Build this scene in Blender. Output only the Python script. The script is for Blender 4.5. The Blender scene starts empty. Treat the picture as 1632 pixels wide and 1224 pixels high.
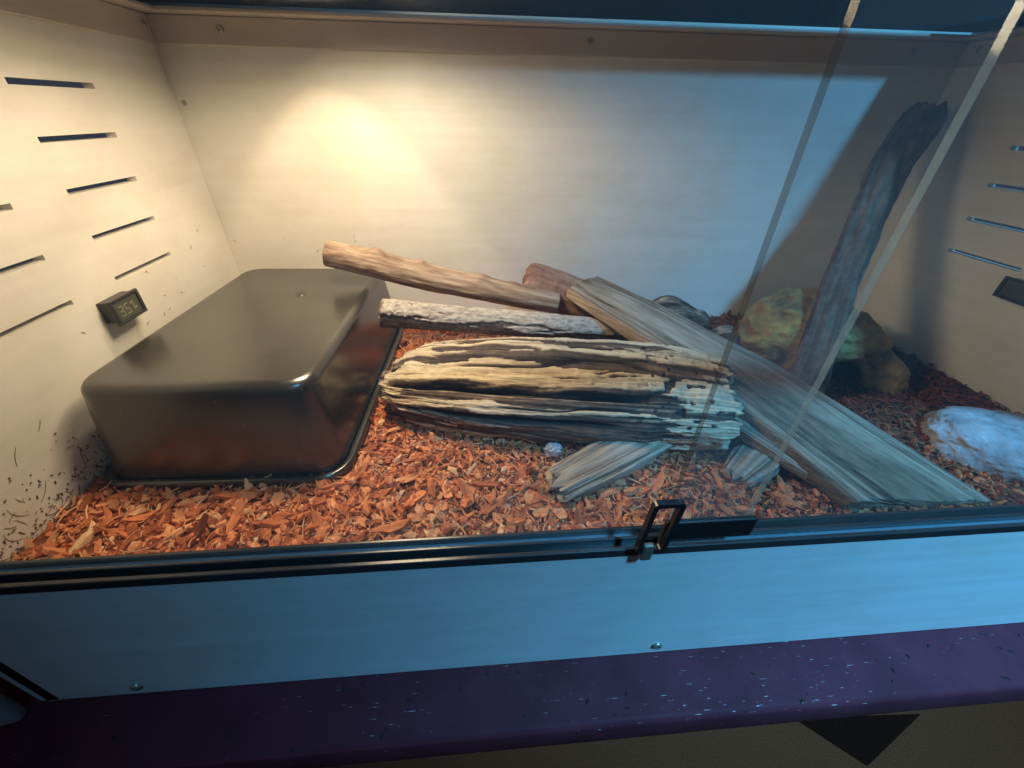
import bpy, bmesh, math, random
import numpy as np
from mathutils import Vector, Matrix

# ------------------------------------------------------------------ camera, world, lights, exposure
scene = bpy.context.scene
COL = scene.collection
W, D = 1.22, 0.5736            # inside width and depth of the enclosure

cam_d = bpy.data.cameras.new('camera'); cam = bpy.data.objects.new('camera', cam_d); COL.objects.link(cam)
scene.camera = cam
yaw, pitch, roll = 0.0880862, 0.5960544, -0.0199431
fw = Vector((math.sin(yaw)*math.cos(pitch), math.cos(yaw)*math.cos(pitch), -math.sin(pitch)))
rt = Vector((math.cos(yaw), -math.sin(yaw), 0)); dn = fw.cross(rt)
r2 = math.cos(roll)*rt + math.sin(roll)*dn; d2 = -math.sin(roll)*rt + math.cos(roll)*dn
m = Matrix((r2, -d2, -fw)).transposed().to_4x4(); m.translation = (0.442508, -0.194588, 0.522855)
cam.matrix_world = m
cam_d.sensor_width = 36; cam_d.lens = 36*640.91/1632; cam_d.clip_start = 0.01; cam_d.clip_end = 100

world = bpy.data.worlds.new('World'); scene.world = world; world.use_nodes = True
bg = world.node_tree.nodes['Background']; bg.inputs[0].default_value = (0.40, 0.47, 0.60, 1); bg.inputs[1].default_value = 0.075

def spot(name, loc, target, watt, color, full_angle, blend, radius):
    l = bpy.data.lights.new(name, 'SPOT'); l.energy = watt; l.color = color
    l.spot_size = math.radians(full_angle); l.spot_blend = blend; l.shadow_soft_size = radius
    o = bpy.data.objects.new(name, l); COL.objects.link(o); o.location = loc
    o.rotation_euler = (Vector(target)-Vector(loc)).to_track_quat('-Z', 'Y').to_euler()
    return o
WARM = (1.0, 0.77, 0.49)
spot('heat_bulb_beam', (.22, .41, .82), (.22, .41, 0), 13.5, WARM, 65, .20, .026)
spot('warm_bounce_fill', (.29, .315, .650), (.32, .29, 0), 15.0, WARM, 176, .35, .075)  # added fill lamp, stands in for warm light bounced off the walls
spot('room_ceiling_light', (2.87, -3.27, 6.6), (1.40, .10, .22), 6600.0, (.11, .53, 1.0), 17.0, .9, .5)

scene.view_settings.view_transform = 'Standard'; scene.view_settings.look = 'None'
scene.view_settings.exposure = 0.0; scene.view_settings.gamma = 1.0
scene.render.engine = 'CYCLES'
scene.cycles.use_denoising = True
scene.cycles.max_bounces = 9; scene.cycles.diffuse_bounces = 6; scene.cycles.transparent_max_bounces = 16
scene.cycles.sample_clamp_indirect = 4.0

# ------------------------------------------------------------------ numpy noise
def _hash(ix, iy, iz, seed):
    n = (ix.astype(np.int64)*374761393 + iy.astype(np.int64)*668265263 + iz.astype(np.int64)*2147483647 + seed*1274126177) & 0xffffffff
    n = ((n ^ (n >> 13))*1274126177) & 0xffffffff
    n = ((n ^ (n >> 16))*2246822519) & 0xffffffff
    return ((n ^ (n >> 15)) & 0xffffff)/float(0xffffff)
def vnoise(x, y, z=0.0, seed=0):
    x, y, z = np.broadcast_arrays(np.asarray(x, float), np.asarray(y, float), np.asarray(z, float))
    ix, iy, iz = np.floor(x), np.floor(y), np.floor(z)
    fx, fy, fz = x-ix, y-iy, z-iz
    fx, fy, fz = (f*f*(3-2*f) for f in (fx, fy, fz))
    r = 0
    for a in (0, 1):
        for b in (0, 1):
            for c in (0, 1):
                w = (fx if a else 1-fx)*(fy if b else 1-fy)*(fz if c else 1-fz)
                r = r + w*_hash(ix+a, iy+b, iz+c, seed)
    return r
def fbm(x, y, z=0.0, seed=0, octv=4, gain=.5):
    s = 0; a = 1; t = 0
    for i in range(octv):
        s = s + a*vnoise(np.asarray(x)*2**i, np.asarray(y)*2**i, np.asarray(z)*2**i, seed+i*17); t += a; a *= gain
    return s/t
def sstep(a, b, x):
    t = np.clip((x-a)/(b-a), 0, 1); return t*t*(3-2*t)

# ------------------------------------------------------------------ materials
def mat(name):
    m = bpy.data.materials.new(name); m.use_nodes = True
    return m, m.node_tree, m.node_tree.nodes['Principled BSDF']
def N(nt, typ, **kw):
    n = nt.nodes.new(typ)
    for k, v in kw.items():
        if k in n.inputs: n.inputs[k].default_value = v
        else: setattr(n, k, v)
    return n
def ramp(nt, stops):
    r = nt.nodes.new('ShaderNodeValToRGB'); el = r.color_ramp.elements
    while len(el) < len(stops): el.new(.5)
    for e, (p, c) in zip(el, stops): e.position = p; e.color = (*c, 1)
    return r
def coords(nt, scale=(1, 1, 1), kind='Object'):
    tc = nt.nodes.new('ShaderNodeTexCoord'); mp = nt.nodes.new('ShaderNodeMapping'); mp.inputs['Scale'].default_value = scale
    nt.links.new(tc.outputs[kind], mp.inputs['Vector']); return mp.outputs['Vector']
def noise_node(nt, vec, scale, detail=4, rough=.55):
    n = N(nt, 'ShaderNodeTexNoise', Scale=scale, Detail=detail, Roughness=rough); nt.links.new(vec, n.inputs['Vector']); return n
def bump(nt, fac, bsdf, strength=.2, dist=.002):
    b = N(nt, 'ShaderNodeBump', Strength=strength, Distance=dist); nt.links.new(fac, b.inputs['Height']); nt.links.new(b.outputs['Normal'], bsdf.inputs['Normal'])
def simple(name, base, rough=.5, var=.12, scale=40, stretch=(1, 1, 1), bstr=.08, bdist=.001, metal=0, spec=.5):
    m, nt, b = mat(name); v = coords(nt, stretch); n = noise_node(nt, v, scale)
    lo = tuple(c*(1-var) for c in base); hi = tuple(min(1, c*(1+var)) for c in base)
    r = ramp(nt, [(.3, lo), (.7, hi)]); nt.links.new(n.outputs['Fac'], r.inputs['Fac']); nt.links.new(r.outputs['Color'], b.inputs['Base Color'])
    b.inputs['Roughness'].default_value = rough; b.inputs['Metallic'].default_value = metal; b.inputs['Specular IOR Level'].default_value = spec
    if bstr: bump(nt, n.outputs['Fac'], b, bstr, bdist)
    return m

def panel_material(name, base, rough):
    # extruded plastic sheet: faint streaks along its length, fine orange peel
    m, nt, b = mat(name)
    s = noise_node(nt, coords(nt, (.6, .6, 26)), 3, 5, .6)
    r = ramp(nt, [(.25, tuple(c*.93 for c in base)), (.75, tuple(c*1.03 for c in base))])
    nt.links.new(s.outputs['Fac'], r.inputs['Fac'])
    sp = noise_node(nt, coords(nt, (1, 1, 1)), 160, 2)
    st = ramp(nt, [(.70, (1, 1, 1)), (.76, (.9, .87, .82))]); nt.links.new(sp.outputs['Fac'], st.inputs['Fac'])
    mx = N(nt, 'ShaderNodeMix', data_type='RGBA', blend_type='MULTIPLY'); mx.inputs[0].default_value = .6
    nt.links.new(r.outputs['Color'], mx.inputs[6]); nt.links.new(st.outputs['Color'], mx.inputs[7])
    sm = noise_node(nt, coords(nt, (1, 1, 1.6)), 7, 6, .7); smr = ramp(nt, [(.35, (.90, .87, .82)), (.55, (1, 1, 1))]); nt.links.new(sm.outputs['Fac'], smr.inputs['Fac'])
    m2 = N(nt, 'ShaderNodeMix', data_type='RGBA', blend_type='MULTIPLY'); m2.inputs[0].default_value = .7; nt.links.new(mx.outputs[2], m2.inputs[6]); nt.links.new(smr.outputs['Color'], m2.inputs[7])
    nt.links.new(m2.outputs[2], b.inputs['Base Color'])
    rr = N(nt, 'ShaderNodeMapRange'); rr.inputs['To Min'].default_value = rough-.07; rr.inputs['To Max'].default_value = rough+.1
    nt.links.new(s.outputs['Fac'], rr.inputs['Value']); nt.links.new(rr.outputs['Result'], b.inputs['Roughness'])
    bump(nt, s.outputs['Fac'], b, .12, .0015)
    return m
M_PANEL = panel_material('pvc_panel', (.81, .78, .72), .42)
M_RAIL = panel_material('pvc_rail', (.60, .52, .45), .40)
M_BOARD = panel_material('pvc_front_board', (.68, .67, .66), .45)
M_BLACK = simple('black_plastic', (.012, .012, .013), .32, .2, 60, bstr=.05)
M_RIDGE = simple('track_ridge_plastic', (.03, .03, .032), .25, .2, 60, (.1, 1, 1), .05)
M_TUB, nt, b = mat('glossy_black_tub_plastic')
n = noise_node(nt, coords(nt), 22, 5); r = ramp(nt, [(.35, (.030, .027, .023)), (.7, (.044, .039, .032))])
nt.links.new(n.outputs['Fac'], r.inputs['Fac']); nt.links.new(r.outputs['Color'], b.inputs['Base Color'])
n2 = noise_node(nt, coords(nt), 9, 5); mr = N(nt, 'ShaderNodeMapRange'); mr.inputs['To Min'].default_value = .17; mr.inputs['To Max'].default_value = .33
nt.links.new(n2.outputs['Fac'], mr.inputs['Value']); nt.links.new(mr.outputs['Result'], b.inputs['Roughness'])
b.inputs['Specular IOR Level'].default_value = .85; b.inputs['IOR'].default_value = 1.6
n3 = noise_node(nt, coords(nt), 30, 2); bump(nt, n3.outputs['Fac'], b, .04, .002)
dz = noise_node(nt, coords(nt, (1, 1, 1)), 330, 1); dzr = ramp(nt, [(.745, (0, 0, 0)), (.775, (1, 1, 1))]); nt.links.new(dz.outputs['Fac'], dzr.inputs['Fac'])
dm = N(nt, 'ShaderNodeMix', data_type='RGBA'); nt.links.new(dzr.outputs['Color'], dm.inputs[0]); nt.links.new(r.outputs['Color'], dm.inputs[6]); dm.inputs[7].default_value = (.22, .15, .09, 1)
nt.links.new(dm.outputs[2], b.inputs['Base Color'])
M_SCREW = simple('screw_head_metal', (.45, .42, .38), .35, .1, 200, metal=.7)
M_WIRE = simple('black_wire_mesh', (.010, .011, .014), .6, .2, 100, bstr=0)
M_DOME = simple('dome_shade_metal', (.05, .05, .05), .4, .1, 30, metal=.6)
M_STAND, nt, b = mat('maroon_painted_stand')
n = noise_node(nt, coords(nt), 14, 6); r = ramp(nt, [(.3, (.085, .017, .026)), (.7, (.135, .028, .042))]); nt.links.new(n.outputs['Fac'], r.inputs['Fac'])
sc = noise_node(nt, coords(nt, (10, 95, 60)), 7.5, 2, .5); sr = ramp(nt, [(.70, (0, 0, 0)), (.76, (1, 1, 1))]); nt.links.new(sc.outputs['Fac'], sr.inputs['Fac'])
big = noise_node(nt, coords(nt), 5, 2); br = ramp(nt, [(.44, (0, 0, 0)), (.6, (1, 1, 1))]); nt.links.new(big.outputs['Fac'], br.inputs['Fac'])
mm = N(nt, 'ShaderNodeMath', operation='MULTIPLY'); nt.links.new(sr.outputs['Color'], mm.inputs[0]); nt.links.new(br.outputs['Color'], mm.inputs[1])
mx = N(nt, 'ShaderNodeMix', data_type='RGBA'); nt.links.new(mm.outputs[0], mx.inputs[0]); nt.links.new(r.outputs['Color'], mx.inputs[6]); mx.inputs[7].default_value = (.55, .5, .5, 1)
nt.links.new(mx.outputs[2], b.inputs['Base Color']); b.inputs['Roughness'].default_value = .55; b.inputs['Specular IOR Level'].default_value = .08; bump(nt, n.outputs['Fac'], b, .25, .002)
M_RUG = simple('woven_rug', (.15, .032, .013), .95, .25, 300, bstr=.5, bdist=.004, spec=.05)
M_RUGDARK = simple('woven_rug_dark', (.022, .005, .003), .95, .25, 300, bstr=.5, bdist=.004, spec=.02)
M_NEIGH = simple('grey_blue_panel', (.30, .34, .36), .5, .1, 30)

# clear door glass: thin reflective pane with a slight grey tint, frosted cut edge
M_GLASS, nt, b = mat('door_glass'); nt.nodes.remove(b); out = nt.nodes['Material Output']
tr = N(nt, 'ShaderNodeBsdfTransparent'); tr.inputs['Color'].default_value = (.955, .97, .975, 1)
gl = N(nt, 'ShaderNodeBsdfGlossy'); gl.inputs['Roughness'].default_value = .06; gl.inputs['Color'].default_value = (1, 1, 1, 1)
lw = N(nt, 'ShaderNodeLayerWeight', Blend=.5); pw = N(nt, 'ShaderNodeMath', operation='POWER'); nt.links.new(lw.outputs['Facing'], pw.inputs[0]); pw.inputs[1].default_value = 5
fr = N(nt, 'ShaderNodeMath', operation='MULTIPLY_ADD'); nt.links.new(pw.outputs[0], fr.inputs[0]); fr.inputs[1].default_value = .8; fr.inputs[2].default_value = .035
ms = N(nt, 'ShaderNodeMixShader')
nt.links.new(fr.outputs[0], ms.inputs[0]); nt.links.new(tr.outputs[0], ms.inputs[1]); nt.links.new(gl.outputs[0], ms.inputs[2])
# faint film of dust and smears on the glass
df = N(nt, 'ShaderNodeBsdfDiffuse'); df.inputs['Color'].default_value = (.7, .75, .78, 1)
dn_ = noise_node(nt, coords(nt, (1, 1, .5)), 7, 5); dr = N(nt, 'ShaderNodeMapRange'); dr.inputs['From Min'].default_value = .35; dr.inputs['From Max'].default_value = .8
dr.inputs['To Min'].default_value = .015; dr.inputs['To Max'].default_value = .05; nt.links.new(dn_.outputs['Fac'], dr.inputs['Value'])
ms2 = N(nt, 'ShaderNodeMixShader'); nt.links.new(dr.outputs['Result'], ms2.inputs[0]); nt.links.new(ms.outputs[0], ms2.inputs[1]); nt.links.new(df.outputs[0], ms2.inputs[2])
nt.links.new(ms2.outputs[0], out.inputs['Surface'])
M_GEDGE = simple('ground_glass_edge', (.24, .42, .52), .45, .15, 120, spec=.6)
M_GSHADE = simple('shaded_glass_edge', (.05, .06, .065), .8, .15, 120, spec=.1)  # same cut edge turned from the room lamp, its shade painted dark

for m_, f_ in ((M_GEDGE, .66), (M_GSHADE, .70)):      # the cut edges let some light through
    t_ = m_.node_tree; o_ = t_.nodes['Material Output']; a_ = t_.nodes['Principled BSDF']; b_ = N(t_, 'ShaderNodeBsdfTransparent'); x_ = N(t_, 'ShaderNodeMixShader')
    x_.inputs[0].default_value = f_; t_.links.new(a_.outputs[0], x_.inputs[1]); t_.links.new(b_.outputs[0], x_.inputs[2]); t_.links.new(x_.outputs[0], o_.inputs['Surface'])

def tone_material(name, stops, rough=.8, grain=.25, gscale=(1, 1, 1), bstr=.5, bdist=.0012, gs=220, spec=.3, axis=None):
    # colour comes from the mesh's own 'tone' value plus fine grain
    m, nt, b = mat(name)
    at = N(nt, 'ShaderNodeAttribute', attribute_name='tone')
    vec_ = coords(nt, gscale)
    if axis is not None:
        mp_ = vec_.node; mp_.vector_type = 'TEXTURE'; mp_.inputs['Rotation'].default_value = axis; mp_.inputs['Scale'].default_value = (9, 1, 1)
    gn = noise_node(nt, vec_, gs, 5, .65)
    ad = N(nt, 'ShaderNodeMath', operation='MULTIPLY_ADD'); nt.links.new(gn.outputs['Fac'], ad.inputs[0]); ad.inputs[1].default_value = grain
    nt.links.new(at.outputs['Fac'], ad.inputs[2])
    sb = N(nt, 'ShaderNodeMath', operation='SUBTRACT'); nt.links.new(ad.outputs[0], sb.inputs[0]); sb.inputs[1].default_value = grain*.5
    r = ramp(nt, stops); nt.links.new(sb.outputs[0], r.inputs['Fac']); nt.links.new(r.outputs['Color'], b.inputs['Base Color'])
    b.inputs['Roughness'].default_value = rough; b.inputs['Specular IOR Level'].default_value = spec
    bump(nt, gn.outputs['Fac'], b, bstr, bdist)
    return m

# ------------------------------------------------------------------ helpers
def tag(o, label=None, cat=None, group=None, kind=None):
    if label: o['label'] = label
    if cat: o['category'] = cat
    if group: o['group'] = group
    if kind: o['kind'] = kind
    return o
def empty(name, loc=(0, 0, 0), rz=0):
    o = bpy.data.objects.new(name, None); COL.objects.link(o); o.location = loc; o.rotation_euler = (0, 0, rz); o.empty_display_size = .02
    return o
def link(name, me, material, parent=None, loc=None):
    o = bpy.data.objects.new(name, me); COL.objects.link(o)
    for mm_ in (material if isinstance(material, (list, tuple)) else [material]): me.materials.append(mm_)
    if parent: o.parent = parent
    if loc is not None: o.location = loc
    return o
def np_mesh(name, V, F, smooth=True, tone=None):
    me = bpy.data.meshes.new(name); V = np.asarray(V, np.float32); F = np.asarray(F, np.int32)
    k = F.shape[1]
    me.vertices.add(len(V)); me.vertices.foreach_set('co', V.ravel())
    me.loops.add(F.size); me.loops.foreach_set('vertex_index', F.ravel())
    me.polygons.add(len(F)); me.polygons.foreach_set('loop_start', np.arange(0, F.size, k, dtype=np.int32))
    me.polygons.foreach_set('loop_total', np.full(len(F), k, np.int32))
    me.polygons.foreach_set('use_smooth', np.full(len(F), smooth, bool))
    if tone is not None:
        a = me.attributes.new('tone', 'FLOAT', 'POINT'); a.data.foreach_set('value', np.asarray(tone, np.float32))
    me.update(calc_edges=True); me.validate()
    return me
class MB:
    def __init__(s): s.bm = bmesh.new()
    def box(s, x0, x1, y0, y1, z0, z1, bev=0, seg=2):
        ret = bmesh.ops.create_cube(s.bm, size=1); v = ret['verts']
        bmesh.ops.scale(s.bm, vec=(x1-x0, y1-y0, z1-z0), verts=v); bmesh.ops.translate(s.bm, vec=((x0+x1)/2, (y0+y1)/2, (z0+z1)/2), verts=v)
        if bev:
            e = list({e for w in v for e in w.link_edges}); bmesh.ops.bevel(s.bm, geom=e, offset=bev, segments=seg, profile=.5, affect='EDGES')
        return s
    def done(s, name, material, parent=None, smooth=False, loc=None):
        me = bpy.data.meshes.new(name); bmesh.ops.recalc_face_normals(s.bm, faces=s.bm.faces[:]); s.bm.to_mesh(me); s.bm.free()
        if smooth:
            for p in me.polygons: p.use_smooth = True
        return link(name, me, material, parent, loc)
def box(name, b, material, parent=None, bev=0, smooth=False): return MB().box(*b, bev=bev).done(name, material, parent, smooth)

# ------------------------------------------------------------------ the surroundings: rug, stand
rug = MB().box(-2.5, 3.5, -3, 1.6, -.72, -.70).done('rug', M_RUG); tag(rug, kind='structure')
for k, (cx, cy) in enumerate([(1.32, .06), (2.05, .06)]):
    bm = bmesh.new(); vs = [bm.verts.new(p) for p in [(cx-.14, cy+.045, -.696), (cx+.18, cy+.03, -.696), (cx-.03, cy-.05, -.696)]]; bm.faces.new(vs)
    me = bpy.data.meshes.new('rug_motif'); bm.to_mesh(me); bm.free(); link('rug_motif', me, M_RUGDARK, rug)
stand = empty('wooden_stand', (.61, .2, -.7)); tag(stand, 'dark maroon painted stand with scratched top under the enclosure', 'stand')
o = box('stand_top', (-.95, 1.0, -.2625, .45, .665, .713), M_STAND, stand, .007, True)
for x in (-.8, .80):
    for y in (.05, .38): box('leg', (x, x+.05, y, y+.05, 0, .664), M_STAND, stand, .004)
rnd = random.Random(4)
Vc, Fc = [], []
for i in range(46):
    x, y = rnd.uniform(.0, 1.15), rnd.uniform(-.058, -.006); s = rnd.uniform(.0006, .0018); a = rnd.uniform(0, 3.1); q = len(Vc)
    for (dx, dy, dz) in [(-2, -.7, 0), (1.8, -.6, 0), (1.5, .8, 0), (-1.6, .6, 0), (0, 0, 1.1)]:
        Vc.append((x+s*(dx*math.cos(a)-dy*math.sin(a)), y+s*(dx*math.sin(a)+dy*math.cos(a)), .0131+s*dz))
    Fc += [(q, q+1, q+4), (q+1, q+2, q+4), (q+2, q+3, q+4), (q+3, q, q+4)]
M_CRUMB = simple('dark_crumb', (.03, .018, .012), .9, .3, 300)
tag(link('crumbs', np_mesh('crumbs', Vc, Fc, False), M_CRUMB), 'dark husk crumbs spilled along the maroon stand top', 'crumbs', kind='stuff')
# corner of the panel beside the enclosure, lower left
nb = MB().box(-.30, 0, 0, .012, 0, .45, bev=.004).done('side_panel', M_NEIGH, None, True)
nb.location = (-.0215, -.0165, .0135); nb.rotation_euler = (0, 0, math.radians(12))
tag(nb, 'grey-blue panel corner standing on the maroon stand left of the enclosure', 'panel')

# ------------------------------------------------------------------ enclosure
T = .012
enc = empty('enclosure', (W/2, D/2, .0135))
tag(enc, 'cream plastic reptile enclosure with slotted side walls and blue-lit front board', 'enclosure')
OX = Vector(enc.location)
def part(o):                       # keep world placement under the enclosure's empty
    o.parent = enc; o.location = Vector(o.location)-OX; return o
Z0, ZR, ZT = .0135, .592, .640
part(box('floor_panel', (0, W, .012, D, Z0+.004, .026), M_PANEL))
part(box('back_wall', (-T, W+T, D, D+T, Z0, ZT), M_PANEL))

def slotted_wall(name, xi, xo, slots):
    ys = sorted({0.0, D-.0005, *[s[0] for s in slots], *[s[1] for s in slots]}); zs = sorted({Z0, ZT, *[s[2] for s in slots], *[s[3] for s in slots]})
    bm = bmesh.new(); cache = {}
    def v(x, y, z):
        k = (x, round(y, 5), round(z, 5))
        if k not in cache: cache[k] = bm.verts.new((x, y, z))
        return cache[k]
    def hole(y, z): return any(s[0] < y < s[1] and s[2] < z < s[3] for s in slots)
    H = {}
    for i in range(len(ys)-1):
        for j in range(len(zs)-1): H[i, j] = hole((ys[i]+ys[i+1])/2, (zs[j]+zs[j+1])/2)
    for (i, j), h in H.items():
        y0, y1, z0, z1 = ys[i], ys[i+1], zs[j], zs[j+1]
        if h: continue
        for x in (xi, xo): bm.faces.new([v(x, y0, z0), v(x, y1, z0), v(x, y1, z1), v(x, y0, z1)])
        for (di, dj, a, b_) in ((-1, 0, (y0, z0), (y0, z1)), (1, 0, (y1, z0), (y1, z1)), (0, -1, (y0, z0), (y1, z0)), (0, 1, (y0, z1), (y1, z1))):
            if H.get((i+di, j+dj), True): bm.faces.new([v(xi, *a), v(xi, *b_), v(xo, *b_), v(xo, *a)])
    bmesh.ops.recalc_face_normals(bm, faces=bm.faces[:])
    me = bpy.data.meshes.new(name); bm.to_mesh(me); bm.free()
    return part(link(name, me, M_PANEL))
slots = []
for i in range(5): z = .5391-i*.0485; slots.append((.3184, .4259, z-.0028, z+.0028))
for i in range(5): z = .4399+.097-i*.0485; slots.append((.1456, .2531, z-.0028, z+.0028))
slotted_wall('left_wall', 0, -T, slots)
slotted_wall('right_wall', W, W+T, slots)
fb = part(box('front_board', (-.0194, W+.0194, 0, .012, Z0, .2085), M_BOARD, None, .0012))
# top rails: L-profiles with a lip
def rail(name, boxes):
    mb = MB()
    for bx in boxes: mb.box(*bx, bev=.0012)
    return part(mb.done(name, M_RAIL, None, False))
rb = rail('back_rail', [(.0, W, D-.005, D-.0005, ZR, .6235), (.0, W, D-.030, D-.0008, .624, .629)])
rl = rail('left_rail', [(.0005, .005, .03, D-.0055, ZR, .6235), (.0008, .030, .03, D-.0305, .624, .629)])
rr_ = rail('right_rail', [(W-.005, W-.0005, .03, D-.0055, ZR, .6235), (W-.030, W-.0008, .03, D-.0305, .624, .629)])
part(box('front_header', (-.0194, W+.0194, 0, .028, .604, .640), M_BOARD, None, .0012))
# screws
def screw_mesh():
    bm = bmesh.new(); prof = [(.0045, 0), (.0045, .0012), (.0034, .0024), (.0016, .0028), (.0012, .0018)]; n = 20; rings = []
    for r_, h in prof: rings.append([bm.verts.new((r_*math.cos(2*math.pi*k/n), r_*math.sin(2*math.pi*k/n), h)) for k in range(n)])
    for a, b_ in zip(rings, rings[1:]):
        for k in range(n): bm.faces.new([a[k], a[(k+1) % n], b_[(k+1) % n], b_[k]])
    bm.faces.new(rings[-1]); me = bpy.data.meshes.new('screw'); bm.to_mesh(me); bm.free(); me.materials.append(M_SCREW)
    for p in me.polygons: p.use_smooth = True
    return me
SCR = screw_mesh()
def screw(p, nrm, parent, s=1.0):
    o = bpy.data.objects.new('screw', SCR); COL.objects.link(o); o.parent = parent
    o.location = Vector(p)-OX-(Vector(parent.location) if parent is not enc else Vector()); o.scale = (s, s, s)
    o.rotation_euler = Vector(nrm).to_track_quat('Z', 'Y').to_euler()
for x in (.096, .615, 1.13): screw((x, D-.005, .610), (0, -1, 0), rb)
for y in (.556, .30): screw((.005, y, .612), (1, 0, 0), rl)
screw((W-.005, .545, .613), (-1, 0, 0), rr_)
screw((.011, D, .525), (0, -1, 0), bpy.data.objects['back_wall'], .8)
for x in (.082, .628, 1.16): screw((x, 0, .032), (0, -1, 0), fb, 1.25)
# woven wire top
mb = MB()
for i in range(int((W-.02)/.0045)): x = .01+i*.0045; mb.box(x, x+.0007, .012, D-.008, .6345, .6356)
for i in range(int((D-.03)/.0045)): y = .02+i*.0045; mb.box(.008, W-.008, y, y+.0007, .6333, .6344)
part(mb.done('wire_mesh_top', M_WIRE))
part(box('mesh_border', (W-.094, W-.001, .03, D-.004, .6362, .6395), M_BLACK))
part(box('mesh_border', (.041, W-.095, .03, .05, .6362, .6395), M_BLACK))
part(box('mesh_border', (.001, .04, .03, D-.004, .6362, .6395), M_BLACK))
# sliding-door track
tk = part(box('door_track', (-.015, W+.015, .0005, .0225, .2087, .2120), M_BLACK, None, 0))
for (y0, y1) in ((-.0012, .0030), (.0095, .0125), (.0190, .0225)):
    o = MB().box(-.014, W+.014, y0, y1, .2088, .2185, bev=.0010).done('ridge', M_RIDGE); o.parent = tk
# glass doors
def door(x0, x1, y0, label, ledge):
    root = empty('sliding_glass_door', ((x0+x1)/2, y0+.0025, .2125)); tag(root, label, 'glass door', 'sliding glass doors')
    me_o = MB().box(x0+.0006-root.location.x, x1-.0006-root.location.x, -.0025, .0025, .0006, .3905).done('pane', M_GLASS, root)
    for xx, nm in ((x0, 'edge'), (x1, 'edge')):
        a = xx-root.location.x; s = 1 if xx == x0 else -1
        lo, hi = sorted((a, a+s*.0005)); MB().box(lo, hi, -.0025, .0025, 0, .3905).done('ground_edge', ledge, root)
    MB().box(x0-root.location.x, x1-root.location.x, -.0025, .0025, 0, .0005).done('ground_edge', M_GEDGE, root)
    return root
door(.004, .671, .0135, 'clear sliding glass door on the left whose bright edge overlaps the other door', M_GEDGE)
door(.590, W-.004, .0040, 'sliding glass door on the right with a shaded edge and lock', M_GSHADE)
lock = empty('door_lock', (.594, -.001, .2185)); tag(lock, 'black lock with loop and bar at the overlap of the glass doors', 'lock')
def ring(name, x0, x1, z0, z1, y0, y1, t, material, parent, lean=0):
    bm = bmesh.new()
    def loop(x0, x1, z0, z1, y, r=.004, n=5):
        out = []
        for cx, cz, a0 in ((x1-r, z1-r, 0), (x0+r, z1-r, 90), (x0+r, z0+r, 180), (x1-r, z0+r, 270)):
            for k in range(n): a = math.radians(a0+90*k/(n-1)); out.append(bm.verts.new((cx+r*math.cos(a)+lean*(cz-z0), y, cz+r*math.sin(a))))
        return out
    L = [loop(x0, x1, z0, z1, y0), loop(x0, x1, z0, z1, y1), loop(x0+t, x1-t, z0+t, z1-t, y1, .003), loop(x0+t, x1-t, z0+t, z1-t, y0, .003)]
    n = len(L[0])
    for a in range(4):
        for k in range(n): bm.faces.new([L[a][k], L[a][(k+1) % n], L[(a+1) % 4][(k+1) % n], L[(a+1) % 4][k]])
    bmesh.ops.recalc_face_normals(bm, faces=bm.faces[:]); me = bpy.data.meshes.new(name); bm.to_mesh(me); bm.free()
    return link(name, me, material, parent)
ring('loop', -.031, -.006, .006, .066, -.008, -.003, .0042, M_BLACK, lock, .06)
box('lock_bar', (-.010, .066, -.0045, .0005, .016, .038), M_BLACK, lock, .0015)
box('catch', (-.026, -.016, -.009, -.004, -.004, .016), simple('brass_catch', (.16, .13, .10), .4, .15, 80, metal=.3), lock, .002)

# heat lamp over the mesh
lamp = empty('heat_lamp', (.22, .41, .6365)); tag(lamp, 'dome heat lamp standing on the wire top above the black tub', 'lamp')
bm = bmesh.new(); prof = [(.112, 0), (.112, .006), (.108, .03), (.09, .10), (.055, .17), (.03, .20), (.0, .205)]; rings = []
for r_, h in prof[:-1]: rings.append([bm.verts.new((r_*math.cos(2*math.pi*k/48), r_*math.sin(2*math.pi*k/48), h)) for k in range(48)])
for a, b_ in zip(rings, rings[1:]):
    for k in range(48): bm.faces.new([a[k], a[(k+1) % 48], b_[(k+1) % 48], b_[k]])
bm.faces.new(rings[-1]); me = bpy.data.meshes.new('dome_shade'); bm.to_mesh(me); bm.free()
o = link('dome_shade', me, M_DOME, lamp); md = o.modifiers.new('thick', 'SOLIDIFY'); md.thickness = .0015; md.offset = 1

# ------------------------------------------------------------------ substrate
def ground_z(x, y):
    x = np.asarray(x, float); y = np.asarray(y, float)
    z = .160 + .014*(fbm(x*9, y*9, 0, 5, 3)-.5) + .004*(fbm(x*40, y*40, 0, 9, 2)-.5)
    z = z + .004*np.exp(-(x/.06)**2) + .004*np.exp(-((y-.0)/.04)**2)*sstep(.5, .0, x)
    z = z + .010*sstep(.25, .5, y)*sstep(.25, .35, x)*(1-sstep(.7, .9, x))
    z = z + .006*np.exp(-((x-W)/.08)**2)
    return z
def gz(x, y): return float(ground_z(x, y))
nx, ny = 260, 124
gx, gy = np.meshgrid(np.linspace(.0005, W-.0005, nx), np.linspace(.0125, D-.0005, ny)); gzz = ground_z(gx, gy)
V = np.stack([gx.ravel(), gy.ravel(), gzz.ravel()], 1); idx = np.arange(nx*ny).reshape(ny, nx)
F = np.stack([idx[:-1, :-1].ravel(), idx[:-1, 1:].ravel(), idx[1:, 1:].ravel(), idx[1:, :-1].ravel()], 1)
CHIP = [(.0, (.030, .009, .005)), (.25, (.20, .058, .026)), (.55, (.66, .195, .070)), (.8, (.76, .31, .13)), (1, (.80, .50, .26))]
M_BED = tone_material('husk_bed', CHIP, .9, .5, gs=160, bdist=.003)
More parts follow.
